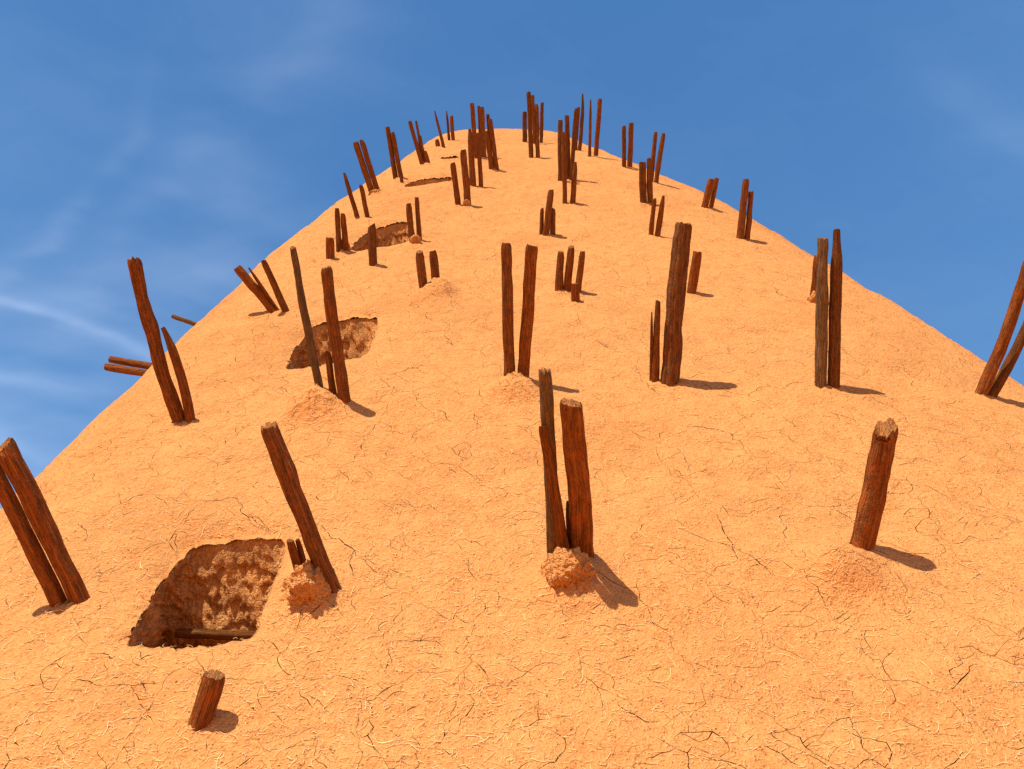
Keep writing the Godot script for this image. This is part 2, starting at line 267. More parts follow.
func build_wall(parent: Node3D) -> void:
	lay_columns()
	lay_rows()
	var nv := nc * nr
	pos.resize(nv)
	var inside := PackedByteArray()
	inside.resize(nv)
	for j in nr:
		var h := rows[j]
		var s := section(h)
		var gap := 0.5 * ((rows[j + 1] if j + 1 < nr else h) - h)
		for i in nc:
			var c := cols[i]
			var p := Vector3(c.x * (s.x if c.x < 0.0 else s.y), h, -(AXIS - c.y * s.z * (1.0 if c.y > 0.0 else BACK)))
			if j > 20 and j < nr - 30 and c.y > 0.93:
				var dy := rng.randf_range(-1.0, 1.0) * gap * 0.62
				p += Vector3(rng.randf_range(-1.0, 1.0) * 0.006, dy, -BATTER * dy)
			pos[j * nc + i] = p
	lattice_normals()
	# relief of hand-laid plaster
	var out := PackedFloat32Array()
	out.resize(nv)
	for j in nr:
		for i in nc:
			var v := j * nc + i
			var p := pos[v]
			var d := coarse.get_noise_3dv(p) * 0.030 + medium.get_noise_3dv(p) * 0.011
			if cols[i].y > 0.8:
				d += fine.get_noise_3dv(p) * 0.0045
			out[v] = d
	for b in BUMPS:
		raise(out, b[0], b[1], b[2], b[3], b[4], b[5])
	for l in LOGS:
		if l[10] >= 5 and l[0] > -2.5:
			var r: float = l[6]
			raise(out, l[0], l[1] - r * 0.8, r * 1.9, r * 2.1, r * 0.26, 0.6)
	for c in CLODS:
		raise(out, c[0], c[1] - c[4] * 0.2, c[3] * 1.25, c[4] * 1.5, c[3] * 0.45, 0.9)
	# openings: rounded lip, vertices inside are taken out, those next to them move onto the outline
	var lips := []
	for n in NICHES.size():
		var poly := outline(NICHES[n])
		lips.append(poly)
		var lo := poly[0]
		var hi := poly[0]
		for q in poly:
			lo = lo.min(q)
			hi = hi.max(q)
		var j0 := row_near(lo.y - 0.1)
		var j1 := row_near(hi.y + 0.1)
		for j in range(j0, j1 + 1):
			var i0 := column_near(lo.x - 0.1, rows[j])
			var i1 := column_near(hi.x + 0.1, rows[j]) + 1
			for i in range(i0, i1 + 1):
				var v := j * nc + i
				var q := Vector2(pos[v].x, pos[v].y)
				if Geometry2D.is_point_in_polygon(q, poly):
					inside[v] = 1
				else:
					var d := near_outline(q, poly).distance_to(q)
					out[v] -= 0.034 * exp(-d / 0.034)
	for v in nv:
		pos[v] += nor[v] * out[v]
	for n in NICHES.size():
		var poly: PackedVector2Array = lips[n]
		var lo := poly[0]
		var hi := poly[0]
		for q in poly:
			lo = lo.min(q)
			hi = hi.max(q)
		for j in range(row_near(lo.y - 0.1), row_near(hi.y + 0.1) + 1):
			for i in range(column_near(lo.x - 0.1, rows[j]), column_near(hi.x + 0.1, rows[j]) + 2):
				var v := j * nc + i
				if inside[v]:
					continue
				var edge := false
				for k in 8:
					if inside[v + STEP_X[k] + STEP_Y[k] * nc]:
						edge = true
				if edge:
					var q := near_outline(Vector2(pos[v].x, pos[v].y), poly)
					pos[v] = face(q.x, q.y) + nor[v] * (out[v] - 0.006)
	taken = inside
	lattice_normals()
	print("lattice ", nc, " x ", nr)
	# cracks: walks along the lattice's edges
	var mask := PackedByteArray()
	mask.resize(nv)
	var half := PackedFloat32Array()
	half.resize(nv)
	var diag := PackedByteArray()      # 0 or 1, plus 2 when a crack uses it
	diag.resize(nv)
	for v in nv:
		diag[v] = rng.randi() & 1
	for n in 9000:
		var h := 2.0 + 13.2 * pow(rng.randf(), 1.25)
		var j := row_near(h)
		var i := 0
		var least := 1e9
		for tries in 10:
			var q := rng.randi_range(front_first + 6, front_last - 6)
			var e := seam(pos[j * nc + q])
			if e < least:
				least = e
				i = q
		var wide := rng.randf_range(0.0007, 0.0017)
		if rng.randf() < 0.1:
			wide *= 1.5
		crack(i, j, rng.randf() * TAU, int(rng.randf_range(6, 22)), wide, mask, half, diag, inside, 1)
	for n in 5000:          # short crevices where the trowel tore the surface
		var h := 2.0 + 12.0 * pow(rng.randf(), 1.6)
		var i := rng.randi_range(front_first + 6, front_last - 6)
		crack(i, row_near(h), rng.randf_range(-0.7, 0.7) + (PI if rng.randf() < 0.5 else 0.0), rng.randi_range(2, 4), rng.randf_range(0.0006, 0.0016), mask, half, diag, inside, 0)
	# vertices on a crack are doubled, one for each side
	var P := pos.duplicate()
	var N := nor.duplicate()
	var first := {}
	for v in nv:
		var m := mask[v]
		if m == 0 or (m & (m - 1)) == 0:
			continue
		var dirs := []
		for k in 8:
			if m & (1 << k):
				dirs.append(k)
		first[v] = P.size()
		var e := (pos[v + 1] - pos[v - 1]).normalized()
		var u := nor[v].cross(e)
		for s in dirs.size():
			var a: int = dirs[s - 1] if s > 0 else dirs[dirs.size() - 1] - 8
			var span: int = dirs[s] - a
			var t := (a + span * 0.5) * PI / 4.0
			P.append(pos[v] + (e * cos(t) + u * sin(t)) * half[v] / maxf(sin(span * PI / 8.0), 0.5))
			N.append(nor[v])
	var idx := PackedInt32Array()
	for j in nr - 1:
		for i in nc:
			var a := j * nc + i
			var b := j * nc + (i + 1) % nc
			var c := b + nc
			var d := a + nc
			if inside[a] or inside[b] or inside[c] or inside[d]:
				if inside[a] and inside[b] and inside[c] and inside[d]:
					continue
				if int(inside[a]) + int(inside[b]) + int(inside[c]) + int(inside[d]) == 1:
					if inside[a]: idx.append_array([b, d, c])
					elif inside[b]: idx.append_array([a, d, c])
					elif inside[c]: idx.append_array([a, d, b])
					else: idx.append_array([a, c, b])
				continue
			if mask[a] | mask[b] | mask[c] | mask[d]:
				if diag[a] & 1 == 0:
					idx.append_array([side(first, mask, a, 1), side(first, mask, c, 11), side(first, mask, b, 6)])
					idx.append_array([side(first, mask, a, 3), side(first, mask, d, 14), side(first, mask, c, 9)])
				else:
					idx.append_array([side(first, mask, a, 2), side(first, mask, d, 13), side(first, mask, b, 7)])
					idx.append_array([side(first, mask, b, 5), side(first, mask, d, 15), side(first, mask, c, 10)])
			elif diag[a] & 1 == 0:
				idx.append_array([a, c, b, a, d, c])
			else:
				idx.append_array([a, d, b, b, d, c])
	# the grooves' two flanks
	for v in nv:
		if mask[v] == 0:
			continue
		for k in 4:
			if mask[v] & (1 << k):
				var u: int = v + STEP_X[k] + STEP_Y[k] * nc
				var vb := pos[v] - nor[v] * minf(half[v] * 14.0, 0.03)
				var ub := pos[u] - nor[u] * minf(half[u] * 14.0, 0.03)
				if not first.has(v): vb = pos[v]
				if not first.has(u): ub = pos[u]
				flank(P, N, idx, P[side(first, mask, v, 2 * k + 1)], P[side(first, mask, u, (2 * k + 7) & 15)], ub, vb, nor[v])
				flank(P, N, idx, P[side(first, mask, u, (2 * k + 9) & 15)], P[side(first, mask, v, (2 * k + 15) & 15)], vb, ub, nor[v])
	print("wall: ", P.size(), " points, ", idx.size() / 3, " faces")
	var C := PackedColorArray()
	C.resize(P.size())
	for v in P.size():
		C[v] = mud_tint(P[v])
	var arr := []
	arr.resize(Mesh.ARRAY_MAX)
	arr[Mesh.ARRAY_VERTEX] = P
	arr[Mesh.ARRAY_NORMAL] = N
	arr[Mesh.ARRAY_COLOR] = C
	arr[Mesh.ARRAY_INDEX] = idx
	var m := ArrayMesh.new()
	m.add_surface_from_arrays(Mesh.PRIMITIVE_TRIANGLES, arr)
	part("wall", m, mats.mud, parent, Vector3.ZERO)
	for n in lips.size():
		niche(parent, lips[n], n)

func mud_tint(p: Vector3) -> Color:
	# uneven batches of earth: redder and paler patches
	var a := medium.get_noise_3d(p.x * 0.35 + 40.0, p.y * 0.35, p.z * 0.35)
	var b := coarse.get_noise_3d(p.x * 0.9, p.y * 0.9 + 70.0, p.z * 0.9)
	var c := fine.get_noise_3d(p.x * 0.6, p.y * 0.6 + 30.0, p.z * 0.6)
	var k := 1.0 + 0.12 * a + 0.09 * b + 0.08 * c
	return Color(minf(k, 1.25), minf(k * (1.0 + 0.06 * b - 0.03 * c), 1.25), minf(k * (1.0 + 0.10 * b - 0.06 * c), 1.25))

func raise(out: PackedFloat32Array, x: float, h: float, rx: float, ry: float, high: float, rough: float) -> void:
	for j in range(row_near(h - ry * 1.9), row_near(h + ry * 1.9) + 1):
		for i in range(column_near(x - rx * 1.9, rows[j]), column_near(x + rx * 1.9, rows[j]) + 1):
			var v := j * nc + i
			var dx := (pos[v].x - x) / rx
			var dy := (pos[v].y - h) / ry
			var d := dx * dx + dy * dy
			if d < 3.6:
				var w := exp(-pow(d, 1.35) * 1.1)
				out[v] += high * w * (1.0 + rough * 0.55 * fine.get_noise_3dv(pos[v] * 1.7)) + rough * 0.02 * w * fine.get_noise_3dv(pos[v] * 2.6)

func seam(p: Vector3) -> float:      # 0 on the seam between two plates
	return plates.get_noise_3d(p.x + 0.05 * medium.get_noise_3d(p.x, p.y, 7.0), p.y + 0.05 * medium.get_noise_3d(p.x, p.y, 19.0), 0.0) + 1.0

func crack(i: int, j: int, turn: float, steps: int, wide: float, mask: PackedByteArray, half: PackedFloat32Array, diag: PackedByteArray, inside: PackedByteArray, depth: int) -> void:
	var path := [j * nc + i]
	var used := []
	var v := j * nc + i
	for n in steps:
		var t := turn + rng.randf_range(-0.35, 0.35)
		var e := pos[v + 1] - pos[v]
		var want := Vector2(cos(t), sin(t))
		var best := -1
		var score := -1e9
		for k in 8:
			var u: int = v + STEP_X[k] + STEP_Y[k] * nc
			if u < nc * 3 or u >= nc * (nr - 6) or inside[u]:
				continue
			if k & 1:
				var q: int = v if k == 1 else (v - 1 if k == 3 else (v - 1 - nc if k == 5 else v - nc))
				var need := 0 if k == 1 or k == 5 else 1
				if diag[q] & 2 and (diag[q] & 1) != need:
					continue
			var d := pos[u] - pos[v]
			var f := Vector2(d.x, d.y * 1.04).normalized().dot(want)
			if f < 0.05 or u in path:
				continue
			f = f * 0.55 - seam(pos[u]) * 3.5 if depth > 0 else f
			if f > score:
				score = f
				best = k
		if best < 0:
			break
		var w: int = v + STEP_X[best] + STEP_Y[best] * nc
		if w % nc < front_first + 3 or w % nc > front_last - 3:
			break
		var near_opening := false
		for k in 8:
			if inside[w + STEP_X[k] + STEP_Y[k] * nc]:
				near_opening = true
		if near_opening:
			break
		used.append([v, best, w])
		var went := pos[w] - pos[v]
		turn = lerp_angle(turn, atan2(went.y, went.x), 0.6)
		var met := mask[w] != 0
		v = w
		path.append(v)
		if met:
			break
	if used.size() < (3 if depth > 0 else 2):
		return
	for n in used.size():
		var a: int = used[n][0]
		var k: int = used[n][1]
		var b: int = used[n][2]
		mask[a] |= 1 << k
		mask[b] |= 1 << ((k + 4) & 7)
		if k & 1:
			var q: int = a if k == 1 else (a - 1 if k == 3 else (a - 1 - nc if k == 5 else a - nc))
			diag[q] = 2 | (0 if k == 1 or k == 5 else 1)
		var t := float(n + 1) / used.size()
		half[b] = maxf(half[b], wide * (0.35 + 0.65 * sin(PI * clampf(t, 0.03, 0.97))) * rng.randf_range(0.45, 1.3))
	half[path[0]] = maxf(half[path[0]], wide * 0.3)
	if depth > 0 and used.size() > 10:
		for n in rng.randi_range(0, 2):
			var from: int = path[rng.randi_range(3, path.size() - 3)]
			crack(from % nc, from / nc, turn + (1.0 if rng.randf() < 0.5 else -1.0) * rng.randf_range(0.9, 1.7), steps / 2, wide * 0.8, mask, half, diag, inside, depth - 1)

func side(first: Dictionary, mask: PackedByteArray, v: int, mid: int) -> int:
	var m := mask[v]
	if m == 0 or (m & (m - 1)) == 0:
		return v
	var count := 0
	var before := 0
	for k in 8:
		if m & (1 << k):
			count += 1
			if 2 * k < mid:
				before += 1
	return first[v] + (before % count)

func flank(P: PackedVector3Array, N: PackedVector3Array, idx: PackedInt32Array, a: Vector3, b: Vector3, c: Vector3, d: Vector3, up: Vector3) -> void:
	var n := (b - a).cross(c - b)
	if n.length_squared() < 1e-16:
		n = (d - a).cross(c - d)
	n = n.normalized()
	if n.dot(up) < 0.0:
		n = -n
	var s := P.size()
	for q in [a, b, c, d]:
		P.append(q)
		N.append(n)
	idx.append_array([s, s + 2, s + 1, s, s + 3, s + 2])

func outline(points: Array) -> PackedVector2Array:
	# a closed smooth curve through the points, in short uneven steps
	var r := PackedVector2Array()
	var n := points.size()
	for k in n:
		var a: Vector2 = points[k]
		var b: Vector2 = points[(k + 1) % n]
		var pre: Vector2 = points[(k + n - 1) % n]
		var post: Vector2 = points[(k + 2) % n]
		var c := maxi(2, int(a.distance_to(b) / 0.008))
		for s in c:
			var q := a.cubic_interpolate(b, a.lerp(pre, 0.6), b.lerp(post, 0.6), float(s) / c)
			r.append(q + Vector2(fine.get_noise_2d(q.x * 2.0, q.y * 2.0), fine.get_noise_2d(q.x * 2.0 + 50.0, q.y * 2.0)) * 0.008)
	return r

func near_outline(q: Vector2, poly: PackedVector2Array) -> Vector2:
	var best := poly[0]
	var d := 1e9
	for k in poly.size():
		var p := Geometry2D.get_closest_point_to_segment(q, poly[k], poly[(k + 1) % poly.size()])
		var e := p.distance_squared_to(q)
		if e < d:
			d = e
			best = p
	return best

func niche(parent: Node3D, poly: PackedVector2Array, which: int) -> void:
	var st := SurfaceTool.new()
	st.begin(Mesh.PRIMITIVE_TRIANGLES)
	var n := poly.size()
	var mid := Vector2.ZERO
	for q in poly:
		mid += q / n
	var high := -1e9
	for q in poly:
		high = maxf(high, q.y)
	var deep: float = [0.80, 0.75, 0.75, 0.7, 0.5][which]
	var lean: float = [-0.25, -0.04, 0.0, 0.0, 0.0][which]
	var rings := int(deep / (0.008 if which == 0 else 0.012))
	var pts := []
	for k in rings + 1:
		var t := float(k) / rings
		var ring := PackedVector3Array()
		for q in poly:
			var p := q
			if k == 0:
				p = q + (q - mid).normalized() * 0.004
			var at := face(p.x, p.y)
			var inward := deep * t
			var shrink := 1.0 - 0.05 * t
			var x := mid.x + (p.x - mid.x) * shrink + lean * inward
			var y := p.y - ((1.45 if which == 0 else 1.75) * minf(inward, 0.22 if which == 0 else 0.19) * (p.y - mid.y) / (high - mid.y) if p.y > mid.y else 0.0)
			var z := at.z - inward - 0.041 + coarse.get_noise_3dv(at) * 0.030 + medium.get_noise_3dv(at) * 0.011
			# the far end is square to the passage, the mouth follows the leaning wall
			var b := Vector3(x, y, z)
			if k > 0:
				var w := minf(1.0, inward / 0.07)
				var o := Vector3(p.x - mid.x, p.y - mid.y, 0.0).normalized()
				var g := medium.get_noise_3dv(b * 1.6) * 0.03 + fine.get_noise_3dv(b * 0.9) * 0.044 + fine.get_noise_3dv(b * 2.1) * 0.026 + (lumps.get_noise_3dv(b * 1.25 + Vector3(medium.get_noise_3dv(b * 2.0), medium.get_noise_3dv(b * 2.0 + Vector3.ONE * 5.0), fine.get_noise_3dv(b)) * 0.07) + 0.5) * 0.034
				b += o * (g * w - 0.004)
			ring.append(b)
		pts.append(ring)
	st.set_smooth_group(0)
	for k in rings:
		for s in n:
			var a: Vector3 = pts[k][s]
			var b: Vector3 = pts[k][(s + 1) % n]
			var c: Vector3 = pts[k + 1][(s + 1) % n]
			var d: Vector3 = pts[k + 1][s]
			for p in [a, c, b, a, d, c]:
				st.set_color(mud_tint(p))
				st.add_vertex(p)
	var centre := Vector3.ZERO
	for p in pts[rings]:
		centre += p / n
	for s in n:
		for p in [pts[rings][s], centre, pts[rings][(s + 1) % n]]:
			st.set_color(mud_tint(p))
			st.add_vertex(p)
	st.generate_normals()
	var o := part("niche", st.commit(), mats.rough_mud, parent, Vector3.ZERO)
	if which == 0:
		o.set_meta("label", "largest niche, low at the left, with a wooden lintel deep inside")
		var plank := log_shape(Vector3(-0.38, 0.008, 0.01), 0.024, 0.022, "s", 0.0, 901, 0.14, 20, false)
		part("lintel", plank[0], mats.pale, o, Vector3(-0.965, 3.155, -2.76))

# ---------------------------------------------------------------- timber
func log_shape(reach: Vector3, r0: float, r1: float, style: String, bend: float, seed_: int, root: float, sides: int, split_end: bool) -> Array:
	var n1 := FastNoiseLite.new()
	n1.seed = seed_
	n1.frequency = 1.0
	n1.fractal_octaves = 3
	var long := reach.length()
	var dir := reach / long
	var right := dir.cross(Vector3.UP)
	right = Vector3.RIGHT if right.length() < 0.1 else right.normalized()
	var up := right.cross(dir).normalized()
	var count := clampi(int((long + root) / (0.016 if sides > 20 else 0.035)), 6, 60)
	var spin := rng.randf() * TAU
	var slope := rng.randf_range(-0.5, 0.5)
	var slope_at := rng.randf() * TAU
	var knot_t := rng.randf_range(0.3, 0.8)
	var knot_a := rng.randf() * TAU
	var rough := 1.0
	if style == "k": rough = 1.4
	if style == "b": rough = 1.5
	if style == "d": slope *= 0.35
	var pts := []
	for k in count + 1:
		var t := float(k) / count
		var s := -root + t * (long + root)
		var q := clampf(s / long, 0.0, 1.0)
		var centre := dir * s - right * bend * 4.0 * q * (1.0 - q)
		centre += (right * n1.get_noise_2d(s * 2.6, 5.0) + up * n1.get_noise_2d(s * 2.6, 25.0)) * r0 * 0.13 * rough
		var r := lerpf(r0, r1, q)
		r *= 1.0 + 0.07 * rough * n1.get_noise_2d(s * 5.0, 60.0)
		if style == "p":
			r *= lerpf(1.0, 0.6, smoothstep(0.75, 1.0, q))
		var ring := PackedVector3Array()
		for a in sides:
			var g := TAU * a / sides
			var f := 1.0 + 0.10 * rough * n1.get_noise_3d(cos(g) * 0.9, sin(g) * 0.9, s * 1.6)
			f += 0.07 * rough * n1.get_noise_3d(cos(g) * 2.8, sin(g) * 2.8, s * 3.0 + 9.0)
			f -= 0.13 * rough * pow(1.0 - absf(n1.get_noise_3d(cos(g) * 2.4 + 7.0, sin(g) * 2.4, s * 1.3)), 9.0)
			if style == "s":
				f *= 1.0 / pow(pow(absf(cos(g)), 4.5) + pow(absf(sin(g)), 4.5), 1.0 / 4.5) * 0.93
			if style == "k":
				var dk := Vector2((s - knot_t * long) / (r0 * 1.6), wrapf(g - knot_a, -PI, PI) * 1.1).length_squared()
				f += 0.2 * exp(-dk)
			var x := cos(g) * r * f
			var y := sin(g) * r * f * (0.72 if style == "s" else 1.0)
			var p := centre + right * x + up * y
			if k == count or k == count - 1:
				var cut := slope * r * cos(g - slope_at) + r * 0.22 * n1.get_noise_2d(cos(g) * 3.0 + 30.0, sin(g) * 3.0) * rough
				if style == "b":
					cut += long * 0.05 * (cos(g - PI + 0.4) - 0.2) + r * 0.7 * n1.get_noise_2d(cos(g) * 5.0, sin(g) * 5.0 + 11.0)
				if style == "k":
					cut += r * 0.5 * n1.get_noise_2d(cos(g) * 4.0, sin(g) * 4.0 + 17.0)
				p += dir * cut
				if k == count:
					p = p.lerp(centre + dir * cut, 0.12 if style != "r" else 0.22) + dir * r * 0.08
			ring.append(p)
		pts.append(ring)
	var st := SurfaceTool.new()
	st.begin(Mesh.PRIMITIVE_TRIANGLES)
	st.set_smooth_group(0)
	var v0 := rng.randf()
	for k in count:
		var s0 := (-root + float(k) / count * (long + root)) / 0.5 + v0
		var s1 := (-root + float(k + 1) / count * (long + root)) / 0.5 + v0
		for a in sides:
			var b := (a + 1) % sides
			var u0 := float(a) / sides + spin / TAU
			var u1 := float(a + 1) / sides + spin / TAU
			for e in [[pts[k][a], u0, s0], [pts[k + 1][b], u1, s1], [pts[k][b], u1, s0], [pts[k][a], u0, s0], [pts[k + 1][a], u0, s1], [pts[k + 1][b], u1, s1]]:
				st.set_uv(Vector2(e[1], e[2]))
				st.add_vertex(e[0])
	var end := st
	if split_end:
		st.generate_normals()
		end = SurfaceTool.new()
		end.begin(Mesh.PRIMITIVE_TRIANGLES)
	end.set_smooth_group(2)
	var last: PackedVector3Array = pts[count]
	var mid := Vector3.ZERO
	for p in last:
		mid += p / sides
	mid -= dir * r1 * 0.10
	var inner := PackedVector3Array()
	for a in sides:
		var g := TAU * a / sides
		inner.append(last[a].lerp(mid, 0.5) + dir * r1 * 0.22 * n1.get_noise_2d(cos(g) * 6.0, sin(g) * 6.0 + 40.0))
	for a in sides:
		var b := (a + 1) % sides
		var g := TAU * a / sides
		var h := TAU * b / sides
		var ca := Vector2(cos(g), sin(g))
		var cb := Vector2(cos(h), sin(h))
		for e in [[last[a], ca], [inner[b], cb * 0.5], [last[b], cb], [last[a], ca], [inner[a], ca * 0.5], [inner[b], cb * 0.5], [inner[a], ca * 0.5], [mid, Vector2.ZERO], [inner[b], cb * 0.5]]:
			end.set_uv(e[1] * 0.2 + Vector2(0.5, 0.5))
			end.add_vertex(e[0])
	end.generate_normals()
	if split_end:
		return [st.commit(), end.commit()]
	return [st.commit()]

func build_logs() -> void:
	var n := 0
	for l in LOGS:
		var base := Vector3(l[0], l[1], l[2])
		var tip := Vector3(l[3], l[4], l[5])
		var wide: int = l[10]
		var big := wide >= 7
		var sides := 30 if wide >= 11 else (20 if wide >= 7 else 12)
		var shapes := log_shape(tip - base, l[6], l[7], l[8], l[9], 100 + n * 7, 0.22, sides, big)
		var o := MeshInstance3D.new()
		o.name = "log" if n == 0 else "log_%03d" % n
		o.mesh = shapes[0]
		o.material_override = mats[l[11]]
		o.position = base
		add_child(o, true)
		o.set_meta("label", l[12])
		o.set_meta("category", "log")
		o.set_meta("group", "logs projecting from the mud tower")
		if big:
			part("cut_end", shapes[1], mats.end_grain, o, Vector3.ZERO)
		n += 1

# ---------------------------------------------------------------- clods, straw
func clod(parent: Node3D, at: Vector3, rx: float, ry: float, deep: float, n: int) -> void:
	var big := rx > 0.08
	var us := 150 if big else 40
	var vs := 100 if big else 26
	var pts := []
	for j in vs + 1:
		var ring := PackedVector3Array()
		for i in us:
			var a := TAU * i / us
			var b := PI * j / vs
			var d := Vector3(cos(a) * sin(b), cos(b), sin(a) * sin(b))
			var q := at + d * Vector3(rx, ry, deep)
			var lump := 1.0 + 0.40 * medium.get_noise_3dv(q * (1.5 if big else 3.0)) + 0.16 * fine.get_noise_3dv(q * 1.4) - 0.30 * (lumps.get_noise_3dv(q * 1.25) + 0.5)
			ring.append(d * Vector3(rx, ry * 1.1, deep) * lump)
		pts.append(ring)
	var st := SurfaceTool.new()
	st.begin(Mesh.PRIMITIVE_TRIANGLES)
	st.set_smooth_group(0)
	for j in vs:
		for i in us:
			var k := (i + 1) % us
			for p in [pts[j][i], pts[j + 1][k], pts[j + 1][i], pts[j][i], pts[j][k], pts[j + 1][k]]:
				st.set_color(mud_tint(p + at))
				st.add_vertex(p)
	st.generate_normals()
	var o := part("mud_clod", st.commit(), mats.crumb_mud, parent, at)
	if n == 0:
		o.set_meta("label", "big lumpy clod under the leaning log beside the largest niche")
	elif n == 1:
		o.set_meta("label", "crumbly clod under the central trio of logs")

func strand(bow: float, kink: float) -> ArrayMesh:
	var st := SurfaceTool.new()
	st.begin(Mesh.PRIMITIVE_TRIANGLES)
	var n := 5
	var ring := []
	for k in n + 1:
		var t := float(k) / n
		var c := Vector3(t - 0.5, 0.0, bow * 4.0 * t * (1.0 - t) + kink * sin(t * 7.0))
		ring.append([c + Vector3(0, -0.4, 0) * 0.01, c])
	for k in n:
		for s in 3:
			var q := []
			for e in [[k, s], [k + 1, s], [k + 1, (s + 1) % 3], [k, (s + 1) % 3]]:
				var c: Vector3 = ring[e[0]][1]
				var g: float = TAU * e[1] / 3.0 + 0.5
				q.append(c + Vector3(0.0, sin(g) * 0.02, cos(g) * 0.024))
			for i in [0, 2, 1, 0, 3, 2]:
				st.add_vertex(q[i])
	st.generate_normals()
	return st.commit()

func build_straw(parent: Node3D) -> void:
	var shapes := [strand(0.0, 0.0), strand(0.06, -0.012), strand(-0.11, 0.02)]
	for s in 3:
		var mm := MultiMesh.new()
		mm.transform_format = MultiMesh.TRANSFORM_3D
		mm.use_colors = true
		mm.mesh = shapes[s]
		mm.instance_count = STRAW
		for n in STRAW:
			var h := 2.0 + 9.0 * pow(rng.randf(), 2.3)
			var j := row_near(h)
			var i := rng.randi_range(front_first + 4, front_last - 4)
			var v := j * nc + i
			while taken[v]:
				i = rng.randi_range(front_first + 4, front_last - 4)
				v = j * nc + i
			var normal := nor[v]
			var a := rng.randf() * TAU
			if rng.randf() < 0.35:
				a = rng.randf_range(-0.5, 0.5)      # the trowel drags some of it level
			var e := Vector3.RIGHT.slide(normal).normalized()
			var x := e.rotated(normal, a)
			var tilt := rng.randf_range(-0.09, 0.12)
			x = x.rotated(x.cross(normal).normalized(), tilt)
			var z := x.cross(normal).normalized()
			var y := z.cross(x).normalized()
			var long := rng.randf_range(0.007, 0.028) if rng.randf() < 0.95 else rng.randf_range(0.028, 0.06)
			var thick := rng.randf_range(0.0005, 0.00105) / 0.02
			var at := pos[v] + normal * rng.randf_range(0.0005, 0.0035)
			at += (e * rng.randf_range(-1, 1) + Vector3.UP.slide(normal) * rng.randf_range(-1, 1)) * 0.009
			mm.set_instance_transform(n, Transform3D(Basis(x * long, y * thick, z * (maxf(long, thick) if s > 0 else thick)), at))
			var k := rng.randf_range(0.7, 1.1)
			mm.set_instance_color(n, Color(k, k * rng.randf_range(0.88, 1.02), k * rng.randf_range(0.75, 1.05)))
		var o := MultiMeshInstance3D.new()
		o.name = "straw" if s == 0 else "straw_%03d" % s
		o.multimesh = mm
		o.material_override = mats.straw
		parent.add_child(o, true)
		o.position = -parent.position
		o.set_meta("kind", "stuff")
		o.set_meta("label", "chopped pale straw bound into the mud plaster")

# ---------------------------------------------------------------- helpers and materials
func part(called: String, mesh: Mesh, mat: Material, parent: Node3D, at: Vector3) -> MeshInstance3D:
	var o := MeshInstance3D.new()
	o.name = called
	o.mesh = mesh
	o.material_override = mat
	parent.add_child(o, true)
	o.position = at - (parent.position if parent.get_parent() == self and parent.name == &"mud_tower" else Vector3.ZERO)
	return o

func noise(seed_: int, frequency: float, octaves: int, kind := FastNoiseLite.TYPE_SIMPLEX_SMOOTH) -> FastNoiseLite:
	var n := FastNoiseLite.new()
	n.seed = seed_
	n.noise_type = kind
	n.frequency = frequency
	n.fractal_octaves = octaves
	return n

func texture(img: Image) -> ImageTexture:
	img.generate_mipmaps()
	return ImageTexture.create_from_image(img)

